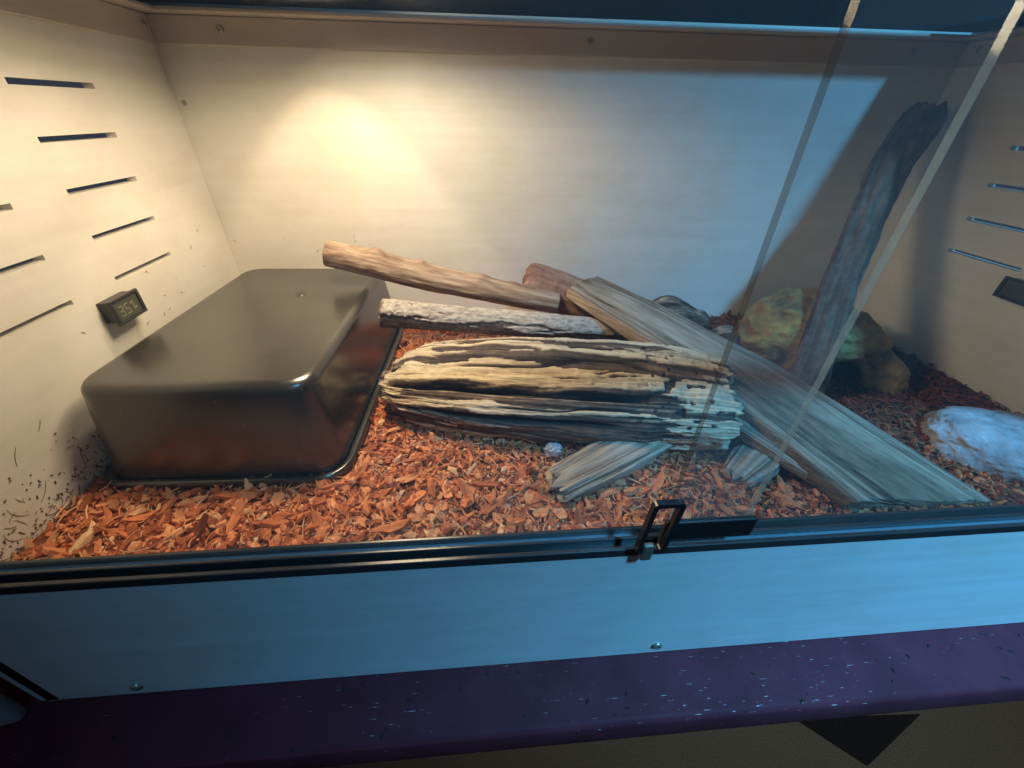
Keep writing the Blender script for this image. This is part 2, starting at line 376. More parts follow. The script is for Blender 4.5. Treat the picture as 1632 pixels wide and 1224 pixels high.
bed = link('substrate', np_mesh('substrate', V, F, True, .18+.25*fbm(V[:, 0]*60, V[:, 1]*60, 0, 3, 2)-.2*sstep(.56, .8, V[:, 0])), M_BED); tag(bed, kind='structure')  # bed darkens to the right, shade put into its tone
# chip prototypes: split, angular slivers of coconut husk
def chip_proto(seed):
    rg = np.random.default_rng(seed)
    n = 8; ang = np.sort(rg.uniform(0, 2*np.pi, n)+0) if False else np.linspace(0, 2*np.pi, n, endpoint=False)+rg.uniform(-.3, .3, n)
    el = rg.choice([1.2, 1.4, 1.7, 2.2, 3.2]); r = rg.uniform(.62, 1.15, n)
    top = np.stack([el*r*np.cos(ang)*.5, r*np.sin(ang)*.5, rg.uniform(.10, .38, n)], 1)
    bot = top*np.array([rg.uniform(.8, 1.1), rg.uniform(.7, 1.1), 0]) + np.array([0, 0, -1])*rg.uniform(.08, .2, (n, 1))
    V = np.vstack([top, bot, [[rg.uniform(-.15, .15), 0, rg.uniform(.16, .48)], [0, 0, -.25]]])
    bend = rg.uniform(-.25, .25); V[:, 2] += bend*V[:, 0]**2
    F = []
    for k in range(n):
        j = (k+1) % n; F += [(k, j, 2*n), (n+j, n+k, 2*n+1), (k, n+k, n+j), (k, n+j, j)]
    return V, np.array(F)
PRO = [chip_proto(100+i) for i in range(16)]
def rot_random(rg, k, tilt):
    a = rg.uniform(0, 2*np.pi, k); tx = rg.normal(0, tilt, k); ty = rg.normal(0, tilt, k)
    ca, sa = np.cos(a), np.sin(a); z = np.zeros(k); o_ = np.ones(k)
    Rz = np.array([[ca, -sa, z], [sa, ca, z], [z, z, o_]]).transpose(2, 0, 1)
    cx, sx = np.cos(tx), np.sin(tx); Rx = np.array([[o_, z, z], [z, cx, -sx], [z, sx, cx]]).transpose(2, 0, 1)
    cy, sy = np.cos(ty), np.sin(ty); Ry = np.array([[cy, z, sy], [z, o_, z], [-sy, z, cy]]).transpose(2, 0, 1)
    return Rx@Ry@Rz, (a, tx, ty)
TUBBOX = (.012, .275, .155, .555)
def free_xy(rg, k, dens=None):
    x = rg.uniform(.004, W-.004, k); y = rg.uniform(.024, D-.004, k)
    ok = ~((x > -.01) & (x < .289) & (y > .147))
    return x[ok], y[ok]
rg = np.random.default_rng(11)
Vs, Fs, Ts, off = [], [], [], 0
x, y = free_xy(rg, 24000); k = len(x); size = .0022+.0120*rg.beta(1.1, 3.6, k)
lift = rg.uniform(-.3, .9, k)*np.maximum(size, .006)*.5
Rm, _ = rot_random(rg, k, .7); which = rg.integers(0, len(PRO), k); zz = ground_z(x, y)
tone = np.clip(rg.normal(.63, .22, k), .03, 1)*(1-.72*sstep(.56, .76, x)*(.55+.45*sstep(.10, .24, y)))   # husk toned darker to the right and back, painting in shade
for p_ in range(len(PRO)):
    sel = np.where(which == p_)[0]; PV, PF = PRO[p_]
    v = np.einsum('kij,nj->kni', Rm[sel], PV)*size[sel][:, None, None] + np.stack([x[sel], y[sel], zz[sel]+lift[sel]], 1)[:, None, :]
    v[..., 0] = np.clip(v[..., 0], .0006, W-.0006); v[..., 1] = np.clip(v[..., 1], .0235, D-.0006)
    n_ = PV.shape[0]; Vs.append(v.reshape(-1, 3)); Ts.append(np.repeat(tone[sel], n_)+rg.normal(0, .05, len(sel)*n_))
    Fs.append((PF[None]+(off+np.arange(len(sel))*n_)[:, None, None]).reshape(-1, 3)); off += len(sel)*n_
# husk fibres: thin bent strands
x, y = free_xy(rg, 6000)
for i in range(len(x)):
    L = rg.uniform(.006, .026); a = rg.uniform(0, 6.28); c = rg.normal(0, .9); z = gz(x[i], y[i])+rg.uniform(.002, .007); w = rg.uniform(.0003, .0008); q = []
    t = np.linspace(-.5, .5, 6); aa = a+c*t; px_ = x[i]+L*t*np.cos(aa); py_ = y[i]+L*t*np.sin(aa); pz_ = z+L*rg.normal(0, .22)*t+rg.uniform(0, .4)*L*(.25-t*t)
    nxv, nyv = -np.sin(aa), np.cos(aa)
    A = np.stack([px_+w*nxv, py_+w*nyv, pz_], 1); B = np.stack([px_-w*nxv, py_-w*nyv, pz_], 1); C_ = np.stack([px_, py_, pz_+w*1.3], 1)
    v = np.vstack([A, B, C_]); v[:, 0] = np.clip(v[:, 0], .0006, W-.0006); v[:, 1] = np.clip(v[:, 1], .0235, D-.0006)
    f = []
    for j in range(5):
        for (s, t_) in ((0, 12), (12, 6), (6, 0)): f += [(s+j, s+j+1, t_+j+1), (s+j, t_+j+1, t_+j)]
    Vs.append(v); Fs.append(np.array(f)+off); Ts.append(np.full(18, np.clip(rg.normal(.78, .15), .2, 1)*(1-.6*float(sstep(.60, .82, x[i]))))); off += 18  # strands dimmed to the right, the same painted shade
M_CHIP = tone_material('husk_chip', CHIP, .85, .45, (1, 1, 1), .7, .0012, 420)
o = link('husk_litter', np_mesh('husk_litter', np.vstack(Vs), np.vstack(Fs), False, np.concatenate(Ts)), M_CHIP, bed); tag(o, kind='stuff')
# the 300 largest chips in view, one object each
protos = []
for i in range(12):
    PV, PF = PRO[i]; tn = np.clip(.62+.24*np.sin(i*2.3)+np.random.default_rng(i).normal(0, .07, len(PV)), 0, 1)
    me = np_mesh('husk_chip', PV, PF, False, tn); me.materials.append(M_CHIP); protos.append(me)
rg = np.random.default_rng(21); cnt = 0
while cnt < 300:
    x = rg.uniform(.02, .62) if cnt < 270 else rg.uniform(.55, .95); y = rg.uniform(.032, .42) if cnt < 270 else rg.uniform(.032, .10)
    if rg.uniform() < .55: y = rg.uniform(.032, .15)
    if TUBBOX[0]-.012 < x < TUBBOX[1]+.022 and TUBBOX[2]-.022 < y: continue
    if .36 < x < .80 and .15 < y < .36: continue
    o = bpy.data.objects.new('husk_chip', protos[cnt % 12]); COL.objects.link(o); o.parent = bed
    s = rg.uniform(.006, .0128); o.scale = (s, s, s*.95); o.location = (x, y, gz(x, y)+s*.30); o.rotation_euler = (rg.normal(0, .38), rg.normal(0, .38), rg.uniform(0, 6.28)); cnt += 1

# ------------------------------------------------------------------ upturned black tub
tub = empty('plastic_tub', (.1475, .355, .165), math.radians(-1.5)); tag(tub, 'upturned glossy black plastic tub used as a hide, against the left wall', 'tub')
def rrect(bm, hx, hy, r, z, n=9):
    out = []
    for sx, sy, a0 in ((1, 1, 0), (-1, 1, 90), (-1, -1, 180), (1, -1, 270)):
        for k in range(n): a = math.radians(a0+90*k/(n-1)); out.append(bm.verts.new((sx*(hx-r)+r*math.cos(a), sy*(hy-r)+r*math.sin(a), z)))
    return out
def loft(rings, bm, cap_last=True):
    for a, b_ in zip(rings, rings[1:]):
        for k in range(len(a)): bm.faces.new([a[k], a[(k+1) % len(a)], b_[(k+1) % len(a)], b_[k]])
    if cap_last: bm.faces.new(rings[-1])
bm = bmesh.new(); H = .121; R0 = []
for t in np.linspace(.004, 1, 10):
    R0.append(rrect(bm, .1325-.0105*t, .205-.014*t, .030, (H-.013)*t))
hx, hy = .1325-.0105, .205-.014
for k in range(1, 7):
    a = math.radians(90*k/6); R0.append(rrect(bm, hx-.013*(1-math.cos(a)), hy-.013*(1-math.cos(a)), .030-.010*(1-math.cos(a)), H-.013+.013*math.sin(a)))
loft(R0, bm)
me = bpy.data.meshes.new('shell'); bm.to_mesh(me); bm.free()
for p in me.polygons: p.use_smooth = len(p.vertices) == 4
link('shell', me, M_TUB, tub)
bm = bmesh.new(); RR = [rrect(bm, .1335, .206, .031, .0065), rrect(bm, .139, .2115, .036, .0085), rrect(bm, .1415, .214, .038, .0070), rrect(bm, .1425, .215, .039, .002), rrect(bm, .1415, .214, .038, -.004), rrect(bm, .1335, .206, .031, -.004)]
loft(RR, bm, False); me = bpy.data.meshes.new('rim'); bm.to_mesh(me); bm.free()
for p in me.polygons: p.use_smooth = True
link('rim', me, M_TUB, tub)
bm = bmesh.new(); rgs = []
for r_, h in ((.0085, .0), (.0078, .0007), (.0068, .0007), (.006, .0001), (.003, .0001), (.002, .0007), (.0005, .0008)):
    rgs.append([bm.verts.new((.02+r_*math.cos(2*math.pi*k/28), .06+r_*math.sin(2*math.pi*k/28), H+h)) for k in range(28)])
loft(rgs, bm); me = bpy.data.meshes.new('moulding_mark'); bm.to_mesh(me); bm.free()
for p in me.polygons: p.use_smooth = True
link('moulding_mark', me, M_TUB, tub)

# ------------------------------------------------------------------ hygrometers
M_HYG = simple('hygrometer_case', (.035, .035, .036), .35, .15, 90)
M_LCD = simple('lcd_glass', (.075, .08, .06), .18, .08, 60, bstr=0)
M_SEG = simple('lcd_segment', (.24, .245, .18), .4, .05, 60, bstr=0)
SEG = {'0': 'abcdef', '1': 'bc', '2': 'abged', '3': 'abgcd', '4': 'fgbc', '5': 'afgcd', '6': 'afgedc', '7': 'abc', '8': 'abcdefg', '9': 'abcdfg'}
def hygrometer(loc, rz, label, text):
    root = empty('hygrometer', loc, rz); tag(root, label, 'hygrometer', 'digital hygrometers')
    box('case', (0, .0135, -.0205, .0205, -.0125, .0125), M_HYG, root, .001)
    bz = MB()
    bz.box(.0138, .0175, -.0235, .0235, .0115, .0148, bev=.0006); bz.box(.0138, .0175, -.0235, .0235, -.0148, -.0115, bev=.0006)
    bz.box(.0138, .0175, -.0235, -.0190, -.0113, .0113, bev=.0006); bz.box(.0138, .0175, .0190, .0235, -.0113, .0113, bev=.0006); bz.done('bezel', M_HYG, root)
    lcd = box('display', (.0136, .0160, -.0188, .0188, -.0112, .0112), M_LCD, root)
    mb = MB(); w, h, t = .0062, .0125, .0012
    def seg(cy, cz, s, c):
        for q in SEG[c]:
            y0, y1, z0, z1 = {'a': (-w/2, w/2, h/2-t, h/2), 'd': (-w/2, w/2, -h/2, -h/2+t), 'g': (-w/2, w/2, -t/2, t/2), 'b': (w/2-t, w/2, t, h/2-t), 'c': (w/2-t, w/2, -h/2+t, -t), 'f': (-w/2, -w/2+t, t, h/2-t), 'e': (-w/2, -w/2+t, -h/2+t, -t)}[q]
            mb.box(.01605, .0162, cy+s*y0, cy+s*y1, cz+s*z0, cz+s*z1)
    if not text: return
    seg(-.0105, -.001, 1, text[0]); seg(-.0015, -.001, 1, text[1])
    for q in ((.0062, .003), (.0115, -.004)): mb.box(.01605, .0162, q[0]-.0012, q[0]+.0012, q[1]-.0012, q[1]+.0012)
    mb.box(.01605, .0162, .0082, .0096, -.006, .005)
    mb.done('digits', M_SEG, lcd)
hygrometer((0, .2965, .3185), 0, 'small black digital hygrometer reading 35 percent on the left wall', '35')
hygrometer((W, .2955, .3225), math.pi, 'small dark hygrometer on the right wall, cut off by the picture edge', '')

# ------------------------------------------------------------------ driftwood
def wood(name, path, rads, label, cat, material, seed, n=160, mseg=96, expo=1.0, disp=.002, tonefn=None, skew=(0, 0), lip=.02, ground=None, group=None, roll=0.0, rag=0.0, capr=.25):
    P = np.array(path, float); A = np.array(rads, float); k = len(P); tt = np.linspace(0, 1, k)
    u = np.linspace(0, 1, n); C = np.stack([np.interp(u, tt, P[:, i]) for i in range(3)], 1); ab = np.stack([np.interp(u, tt, A[:, i]) for i in range(2)], 1)
    ker = np.hanning(max(5, n//(2*k)*2+1)); ker /= ker.sum()
    def sm(a): 
        h = len(ker)//2; q = np.concatenate([2*a[0]-a[1:h+1][::-1], a, 2*a[-1]-a[-h-1:-1][::-1]]); return np.convolve(q, ker, 'valid')
    C = np.stack([sm(C[:, i]) for i in range(3)], 1); ab = np.stack([sm(ab[:, i]) for i in range(2)], 1)
    Tn = np.gradient(C, axis=0); Tn /= np.linalg.norm(Tn, axis=1)[:, None]
    S = np.cross(Tn, [0, 0, 1.]); S /= np.linalg.norm(S, axis=1)[:, None]; U = np.cross(S, Tn)
    ca, sa = math.cos(roll), math.sin(roll); S, U = ca*S+sa*U, -sa*S+ca*U
    Ln = np.linalg.norm(np.diff(C, axis=0), axis=1).sum()
    th = np.linspace(0, 2*np.pi, mseg, endpoint=False)
    c, s = np.cos(th), np.sin(th); ce = np.sign(c)*np.abs(c)**expo; se = np.sign(s)*np.abs(s)**expo
    # end caps: rows squeezed inwards at both ends
    cap = [.02, .35, .65, .86, .965]; rowu = np.concatenate([np.zeros(5), u, np.ones(5)]); sc_ = np.concatenate([cap, np.ones(n), cap[::-1]])
    ri = np.concatenate([np.zeros(5, int), np.arange(n), np.full(5, n-1)])
    bulge = np.concatenate([[-1, -.9, -.72, -.45, -.18], np.zeros(n), [.18, .45, .72, .9, 1]])
    X = ab[ri, 0][:, None]*ce[None]; Y = ab[ri, 1][:, None]*se[None]
    s_len = (rowu*Ln)[:, None]+np.zeros((1, mseg)); circ = (ab.mean(0).sum()/2)
    cc, ss = c[None]+0*s_len, s[None]+0*s_len
    h = disp*(2*fbm(s_len*12, cc*1.8+3, ss*1.8, seed, 3)-1) + disp*.6*(2*fbm(s_len*16, cc*circ*260, ss*circ*260, seed+3, 3)-1)
    tone = .5+.55*(fbm(s_len*10, cc*circ*220, ss*circ*220, seed+7, 4)-.5)*1.6
    if tonefn: h2, tone = tonefn(s_len/Ln, s_len, cc, ss, circ, th[None]+0*s_len); h = h+h2
    nxx, nyy = c[None]/np.maximum(ab[ri, 0][:, None], 1e-4), s[None]/np.maximum(ab[ri, 1][:, None], 1e-4); nl = np.hypot(nxx, nyy)
    X = (X+h*nxx/nl)*sc_[:, None]; Y = (Y+h*nyy/nl)*sc_[:, None]
    sk = (skew[0]*(1-rowu)+skew[1]*rowu)[:, None]*X
    ends = (np.exp(-rowu*Ln/.02)+np.exp(-(1-rowu)*Ln/.02))[:, None]*np.where(rowu < .5, -1, 1)[:, None]
    rg_ = (rag if not isinstance(rag, tuple) else np.where(rowu < .5, rag[0], rag[1])[:, None])*ends*(fbm(cc*5+seed, ss*5, X*60, seed+21, 3)-.5)*2
    along = sk + bulge[:, None]*ab[ri].min(1)[:, None]*capr + rg_
    Vv = C[ri][:, None]+S[ri][:, None]*X[..., None]+U[ri][:, None]*Y[..., None]+Tn[ri][:, None]*along[..., None]
    rows = len(ri); idx = np.arange(rows*mseg).reshape(rows, mseg); nxt = np.roll(idx, -1, 1)
    Fq = np.stack([idx[:-1].ravel(), nxt[:-1].ravel(), nxt[1:].ravel(), idx[1:].ravel()], 1)
    Vv = Vv.reshape(-1, 3); base = Vector((Vv[:, 0].mean(), Vv[:, 1].mean(), Vv[:, 2].min())); Vv = Vv-np.array(base)
    me = np_mesh(name, Vv, Fq, True, np.clip(tone, 0, 1).ravel())
    # close the two tiny end holes
    bm = bmesh.new(); bm.from_mesh(me); bmesh.ops.holes_fill(bm, edges=[e for e in bm.edges if e.is_boundary], sides=0); bmesh.ops.recalc_face_normals(bm, faces=bm.faces[:]); bm.to_mesh(me); bm.free()
    o = link(name, me, material, None, base); tag(o, label, cat, group); return o

GRAYW = [(.0, (.04, .029, .021)), (.3, (.165, .118, .082)), (.6, (.30, .225, .16)), (1, (.48, .385, .29))]
TANW = [(.0, (.06, .035, .025)), (.3, (.22, .135, .09)), (.6, (.36, .25, .175)), (1, (.58, .45, .34))]
REDW = [(.0, (.07, .03, .02)), (.3, (.22, .11, .075)), (.6, (.33, .19, .13)), (1, (.5, .36, .27))]
WHITEW = [(.0, (.04, .028, .022)), (.32, (.16, .105, .08)), (.52, (.36, .30, .25)), (1, (.66, .61, .53))]
CHARW = [(.0, (.010, .008, .007)), (.22, (.052, .037, .029)), (.45, (.16, .112, .082)), (.6, (.42, .31, .20)), (.8, (.62, .50, .33)), (1, (.74, .63, .45))]
M_GRAY = tone_material('weathered_grey_wood', GRAYW, .85, .95, axis=(0, 0, math.radians(-50)), gs=125, bstr=.8, bdist=.005); M_TAN = tone_material('tan_driftwood', TANW, .75, .85, axis=(0, math.radians(13), 0), gs=110, bstr=.8, bdist=.004)
M_RED = tone_material('red_brown_driftwood', REDW, .8, .9, bstr=.8, bdist=.005, gs=90); M_WHITE = tone_material('pale_peeling_wood', WHITEW, .8, .85, bstr=.8, bdist=.005, gs=130)
M_CHAR = tone_material('dark_weathered_log', CHARW, .85, .62, axis=(0, 0, math.radians(-11)), bstr=.8, bdist=.006, gs=150)

def fibre_tone(u, s, cc, ss, circ, th):
    w = cc*.06; a = fbm(s*7, w*170, ss*1.2, 91, 3); b_ = fbm(s*12, w*620, ss*1.2, 93, 3)
    return .0035*(a-.5)+.0022*(b_-.5)+.005*(fbm(s*18, w*40, ss, 95, 3)-.5), .5+1.0*(a-.5)+.9*(b_-.5)
# big dark log
def log_tone(u, s, cc, ss, circ, th):
    w = th*circ; wob = .012*(fbm(s*7, th*.9, 0, 41, 2)-.5)+.014*(fbm(s*16, w*26, 0, 45, 3)-.5)
    # weathered layers run in long bands round the log (0 = front, pi/2 = top)
    tw = np.angle(np.exp(1j*(th+.34*(fbm(s*6.5, th*.8, 0, 42, 3)-.5)*2+.10*(fbm(s*30, w*60, 0, 44, 2)-.5)-.10*np.sin(u*3))))
    band = np.interp(tw, [-3.2, -.5, -.2, .10, .34, .40, .50, .56, .86, 1.0, 1.06, 1.38, 1.46, 1.66, 1.70, 1.84, 1.90, 2.2, 2.26, 3.2],
                         [.4, .4, .2, .2, .2, .95, .95, .25, .25, .35, .9, .8, .1, .1, .85, .85, .1, .1, .9, .5])
    N1 = .55*fbm(s*8.5, (w+wob)*72, 3.3, 51, 5, .62)+.45*fbm(s*9, (w+wob)*230, 5.3, 52, 3)+.24*(fbm(s*7, w*17, 2, 53, 2)-.5)
    ends = .09*np.exp(-((u-.10)/.15)**2) + .17*sstep(.72, .88, u)
    mask = sstep(.500, .525, N1+.30*(band-.5)+ends+.05*(fbm(s*40, w*260, 1, 59, 2)-.5))
    stri = fbm(s*6, w*420, 1, 57, 3)
    gran = fbm(s*190, w*210, 1, 61, 3)
    # long open cracks
    fib = fbm(s*11, (w+wob*.5)*520, 4, 58, 3)
    bumps = fbm(s*16, w*30, 2, 63, 3)
    h = .0022*mask + .0026*(stri-.5) + .0020*(fib-.5) + .012*(bumps-.5) + .0016*(gran-.5)*mask
    crack = np.zeros_like(u)
    for a0, amp, u0, u1, wd, dep in ((.90, .16, .015, .74, .060, .017), (.26, .12, .07, .66, .055, .014), (1.52, .20, .25, .80, .030, .006), (2.0, .2, .1, .6, .03, .006), (.60, .2, .35, .7, .02, .004)):
        pos = a0+amp*(fbm(s*9+a0*7, 1.7, 0, 71, 3)-.5)*2
        g = np.exp(-((th-pos)/(wd*(.4+1.2*fbm(s*14, a0, 0, 75, 2))))**2)*sstep(u0, u0+.06, u)*(1-sstep(u1-.1, u1, u))
        h = h-dep*g; crack = np.maximum(crack, g)
    pits = sstep(.80, .85, vnoise(s*95, w*170, 0, 83))*sstep(.6, .8, u)
    h = h-.004*pits
    t = mask*(.83+.25*(gran-.5)+.55*(fib-.5)+.3*(stri-.5))+(1-mask)*(.31+.72*(stri-.5)+.15*(gran-.5))
    t = t*(1-.9*crack)*(1-.7*pits)
    return h, np.clip(t, 0, 1)
LOG = wood('bark_log', [(.322, .312, .186), (.36, .300, .197), (.45, .279, .203), (.55, .262, .205), (.64, .246, .205), (.70, .235, .203), (.762, .224, .198)],
     [(.054, .030), (.070, .037), (.083, .043), (.088, .045), (.086, .045), (.079, .043), (.070, .038)],
     'large charred log with cream and black streaks on the orange husk', 'log', M_CHAR, 31, 460, 340, .8, .0035, log_tone, rag=(.014, .022), capr=.25, roll=-.12)
KNOB = wood('bark_knob', [(.292, .331, .181), (.31, .326, .184), (.335, .316, .190)], [(.011, .010), (.015, .013), (.013, .012)],
     'pale gnarled knob', None, M_CHAR, 33, 40, 48, 1, .004, lambda u, s, cc, ss, circ, th: (.003*(fbm(s*150, cc*3, ss*3, 7, 3)-.5), .35+.8*(fbm(s*90, cc*2, ss*2, 8, 3)-.35)), capr=.5)
KNOB.parent = LOG; KNOB.location = KNOB.location-LOG.location
# tan stick laid over the tub corner
def stick_tone(u, s, cc, ss, circ, th):
    h = np.zeros_like(u)
    for u0, a0, r_, hh in ((.27, 1.4, .035, .008), (.46, 1.7, .02, .004), (.50, 2.4, .02, .005), (.70, 1.3, .03, .006), (.83, 2.0, .02, .003)):
        d = np.sqrt(((u-u0)/r_)**2+((np.angle(np.exp(1j*(th-a0))))/.5)**2); h = h+hh*np.exp(-d**2)
    t = .50+1.1*(fbm(s*30, cc*3, ss*3, 17, 5)-.5)+.25*(fbm(s*14, cc*16, ss*16, 19, 2)-.5); h = h+.002*(fbm(s*40, cc*6, ss*6, 29, 4)-.5)
    return h, t
wood('driftwood_stick', [(.206, .462, .334), (.27, .46, .318), (.36, .458, .294), (.46, .458, .272), (.575, .458, .247)], [(.021, .020), (.022, .021), (.0215, .021), (.021, .020), (.019, .018)],
     'smooth tan driftwood stick with small knots, one end resting on the black tub', 'driftwood', M_TAN, 13, 200, 80, 1, .0018, stick_tone, capr=.18)
# red-brown stub behind
wood('driftwood_stub', [(.528, .50, .272), (.58, .49, .256), (.66, .475, .228), (.74, .46, .196)], [(.027, .033), (.032, .035), (.034, .035), (.030, .030)],
     'thick red-brown driftwood stub behind the tan stick and grey plank', 'driftwood', M_RED, 14, 120, 80, .85, .004, None, capr=.2, rag=.008)
# pale peeling branch
def white_tone(u, s, cc, ss, circ, th):
    top = ss; pe = fbm(s*22, th*2.2, 0, 23, 4); fine = fbm(s*120, th*circ*420, 0, 25, 4)
    m_ = sstep(.14, .20, top+1.5*(pe-.5)); h = .0030*m_+.0016*(fine-.5)*m_
    blue = .12*sstep(.8, .95, u)  # right end lightened, a spot of lamp light put into the tone
    return h, m_*(.64+.7*(fine-.45)+blue)+(1-m_)*(.25+.35*(fbm(s*14, cc*12, ss*12, 27, 3)-.5))
wood('peeling_branch', [(.298, .376, .268), (.34, .379, .262), (.45, .386, .247), (.56, .392, .233), (.695, .40, .214)], [(.0195, .020), (.019, .019), (.0185, .0185), (.018, .0185), (.017, .017)],
     'pale branch with peeling white bark, lying between the tan stick and the log', 'branch', M_WHITE, 15, 260, 110, 1, .002, white_tone, capr=.3, rag=.006)
# grey plank
def plank_tone(u, s, cc, ss, circ, th):
    w = cc*.06; t = .50+1.2*(fbm(s*6, w*150, ss, 33, 4)-.5)+.8*(fbm(s*12, w*620, ss, 35, 3)-.5)
    cr = np.zeros_like(u); h = .0012*(fbm(s*6, w*260, ss, 37, 4)-.5)+.004*(fbm(s*9, w*20, ss, 38, 2)-.5)
    for w0, u0, u1 in ((-.012, .04, .30), (.012, .1, .24), (.028, .02, .18), (-.03, .5, .85), (.006, .6, .98)):
        g = np.exp(-((w-w0-.004*(vnoise(s*20, w0*90)-.5))/.0010)**2)*sstep(u0, u0+.03, u)*(1-sstep(u1-.05, u1, u))*(ss > 0); cr = np.maximum(cr, g)
    return h-.003*cr, np.clip(t*(1-.7*cr), 0, 1)
wood('weathered_plank', [(.622, .470, .272), (.72, .362, .243), (.818, .245, .212), (.934, .068, .160)], [(.046, .011), (.057, .013), (.069, .014), (.082, .014)],
     'long weathered grey plank leaning diagonally down to the front right', 'plank', M_GRAY, 16, 240, 140, .32, .0012, plank_tone, skew=(.0, -.62), rag=.006, capr=.1)
# lower strip under the plank
wood('split_strip', [(.735, .215, .205), (.80, .135, .184), (.86, .07, .165)], [(.012, .006), (.013, .007), (.008, .005)],
     'narrow split wood strip just under the lower edge of the grey plank', 'wood strip', M_GRAY, 19, 110, 90, .45, .001, fibre_tone, rag=.008)
# small pieces in front
wood('split_wood_piece', [(.526, .114, .170), (.58, .141, .173), (.65, .177, .178), (.735, .220, .184)], [(.022, .011), (.025, .012), (.026, .012), (.024, .010)],
     'light split wood piece jutting out in front of the charred log', 'wood piece', tone_material('light_split_wood', [(0, (.07, .045, .03)), (.3, (.27, .19, .13)), (.6, (.43, .33, .24)), (1, (.62, .52, .40))], .85, .9, axis=(0, 0, math.radians(26)), gs=125, bstr=.8, bdist=.005), 17, 200, 160, .5, .003, fibre_tone, rag=.022, roll=-.25)
wood('half_buried_wood', [(.742, .118, .164), (.775, .138, .170), (.812, .160, .166)], [(.018, .008), (.026, .013), (.018, .009)],
     'small pale wood piece half buried below the grey plank', 'wood piece', M_GRAY, 18, 110, 110, .8, .003, fibre_tone, rag=.012)
# tall branch leaning in the corner
def tall_tone(u, s, cc, ss, circ, th):
    rid = fbm(s*9, cc*1.9, ss*1.9, 43, 4); kn = fbm(s*28, cc*2.2, ss*2.2, 46, 3)
    t = .42+.9*(rid-.5)+.6*(kn-.5)+.4*(fbm(s*16, cc*14, ss*14, 45, 2)-.5)
    return .016*(fbm(s*8, cc*1.3, ss*1.3, 47, 3)-.5)+.007*(kn-.5), t
wood('leaning_branch', [(.926, .264, .150), (.956, .306, .22), (1.004, .375, .31), (1.055, .435, .395), (1.103, .485, .465), (1.155, .518, .530)], [(.026, .020), (.024, .019), (.022, .018), (.024, .020), (.030, .023), (.027, .020)],
     'tall grey driftwood branch leaning up into the back right corner', 'branch', tone_material('grey_brown_driftwood', [(0, (.022, .014, .010)), (.3, (.095, .060, .042)), (.6, (.18, .120, .085)), (1, (.32, .23, .17))], .8, .8, bstr=.8, bdist=.006, gs=80), 20, 220, 96, .9, .004, tall_tone, rag=.012)
# bark lumps behind the plank
for j, (pth, rd, lab) in enumerate([
    ([(.735, .505, .185), (.80, .49, .205), (.86, .470, .19)], [(.03, .022), (.038, .032), (.026, .022)], 'grey flaky bark chunk behind the plank by the back wall'),
    ([(.845, .43, .170), (.885, .415, .185), (.915, .39, .172)], [(.02, .02), (.03, .028), (.018, .018)], 'dark knotted wood lump beside the green cave')]):
    wood('bark_chunk', pth, rd, lab, 'bark', M_CHAR, 60+j, 70, 72, .9, .010, lambda u, s, cc, ss, circ, th: (.010*(fbm(s*45, cc*2.4, ss*2.4, 67, 4)-.5), .30+.75*(fbm(s*60, cc*3, ss*3, 69, 3)-.42)), capr=.4)

# ------------------------------------------------------------------ green cave hide
def cave():
    nph, nt_ = 180, 70; ph = np.linspace(-np.pi, np.pi, nph, endpoint=False); t = np.linspace(.015, 1, nt_)
    PH, TT = np.meshgrid(ph, t); d = np.degrees(PH)
    op = sstep(-132, -116, d)*(1-sstep(-84, -70, d))            # mouth
    edge = -.006+.048*op
    Hh = .116+.014*np.cos(PH-2.6)
    zz = edge+(Hh-edge)*np.cos(TT*np.pi/2)**.75
    rr = np.sin(TT*np.pi/2)**.85
    leg = np.exp(-((d+55)/15)**2)
    ax = .126*(1+.26*leg*TT**2); ay = .088*(1+.80*leg*TT**2)
    X, Y = ax*rr*np.cos(PH), ay*rr*np.sin(PH)
    warp = fbm(X*13+3, Y*13, zz*9, 8, 3)
    st1 = fbm(zz*34+4.5*warp, X*7+Y*5, PH*.0, 13, 3); st2 = fbm(zz*95+5*warp, X*12, Y*12, 14, 3)
    folds = .034*(st1-.5)*sstep(.05, .3, TT) + .012*(st2-.5)*sstep(.05, .2, TT) + .010*(fbm(X*45, Y*45, zz*45, 5, 4)-.5) + .004*(fbm(X*160, Y*160, zz*160, 6, 2)-.5)
    lipb = .010*np.exp(-((TT-.93)/.07)**2)*op
    q = 1+(folds+lipb)/.1; X, Y = X*q, Y*q; zz = zz+folds*.6*(1-TT)
    ton = np.clip(np.float64(.46)+22*folds+.9*(fbm(X*30, Y*30, zz*30, 12, 4)-.5), 0, 1)
    V = np.stack([X, Y, zz], -1).reshape(-1, 3); idx = np.arange(nph*nt_).reshape(nt_, nph); nx_ = np.roll(idx, -1, 1)
    F = np.stack([idx[:-1].ravel(), idx[1:].ravel(), nx_[1:].ravel(), nx_[:-1].ravel()], 1)
    me = np_mesh('cave_hide', V, F, True, ton.ravel())
    bm = bmesh.new(); bm.from_mesh(me); es = [e for e in bm.edges if e.is_boundary and all(v.co.z > .08 for v in e.verts)]; bmesh.ops.holes_fill(bm, edges=es, sides=0)
    bmesh.ops.recalc_face_normals(bm, faces=bm.faces[:]); bm.to_mesh(me); bm.free(); return me
M_CAVE, nt, b = mat('green_ochre_resin')
at = N(nt, 'ShaderNodeAttribute', attribute_name='tone')
g1 = ramp(nt, [(0, (.010, .016, .008)), (.35, (.30, .23, .09)), (.65, (.50, .37, .14)), (1, (.66, .52, .24))]); g2 = ramp(nt, [(0, (.03, .018, .007)), (.4, (.19, .10, .018)), (.75, (.36, .20, .032)), (1, (.50, .32, .07))])  # extra light put into the right half's ramp, left half kept dimmer
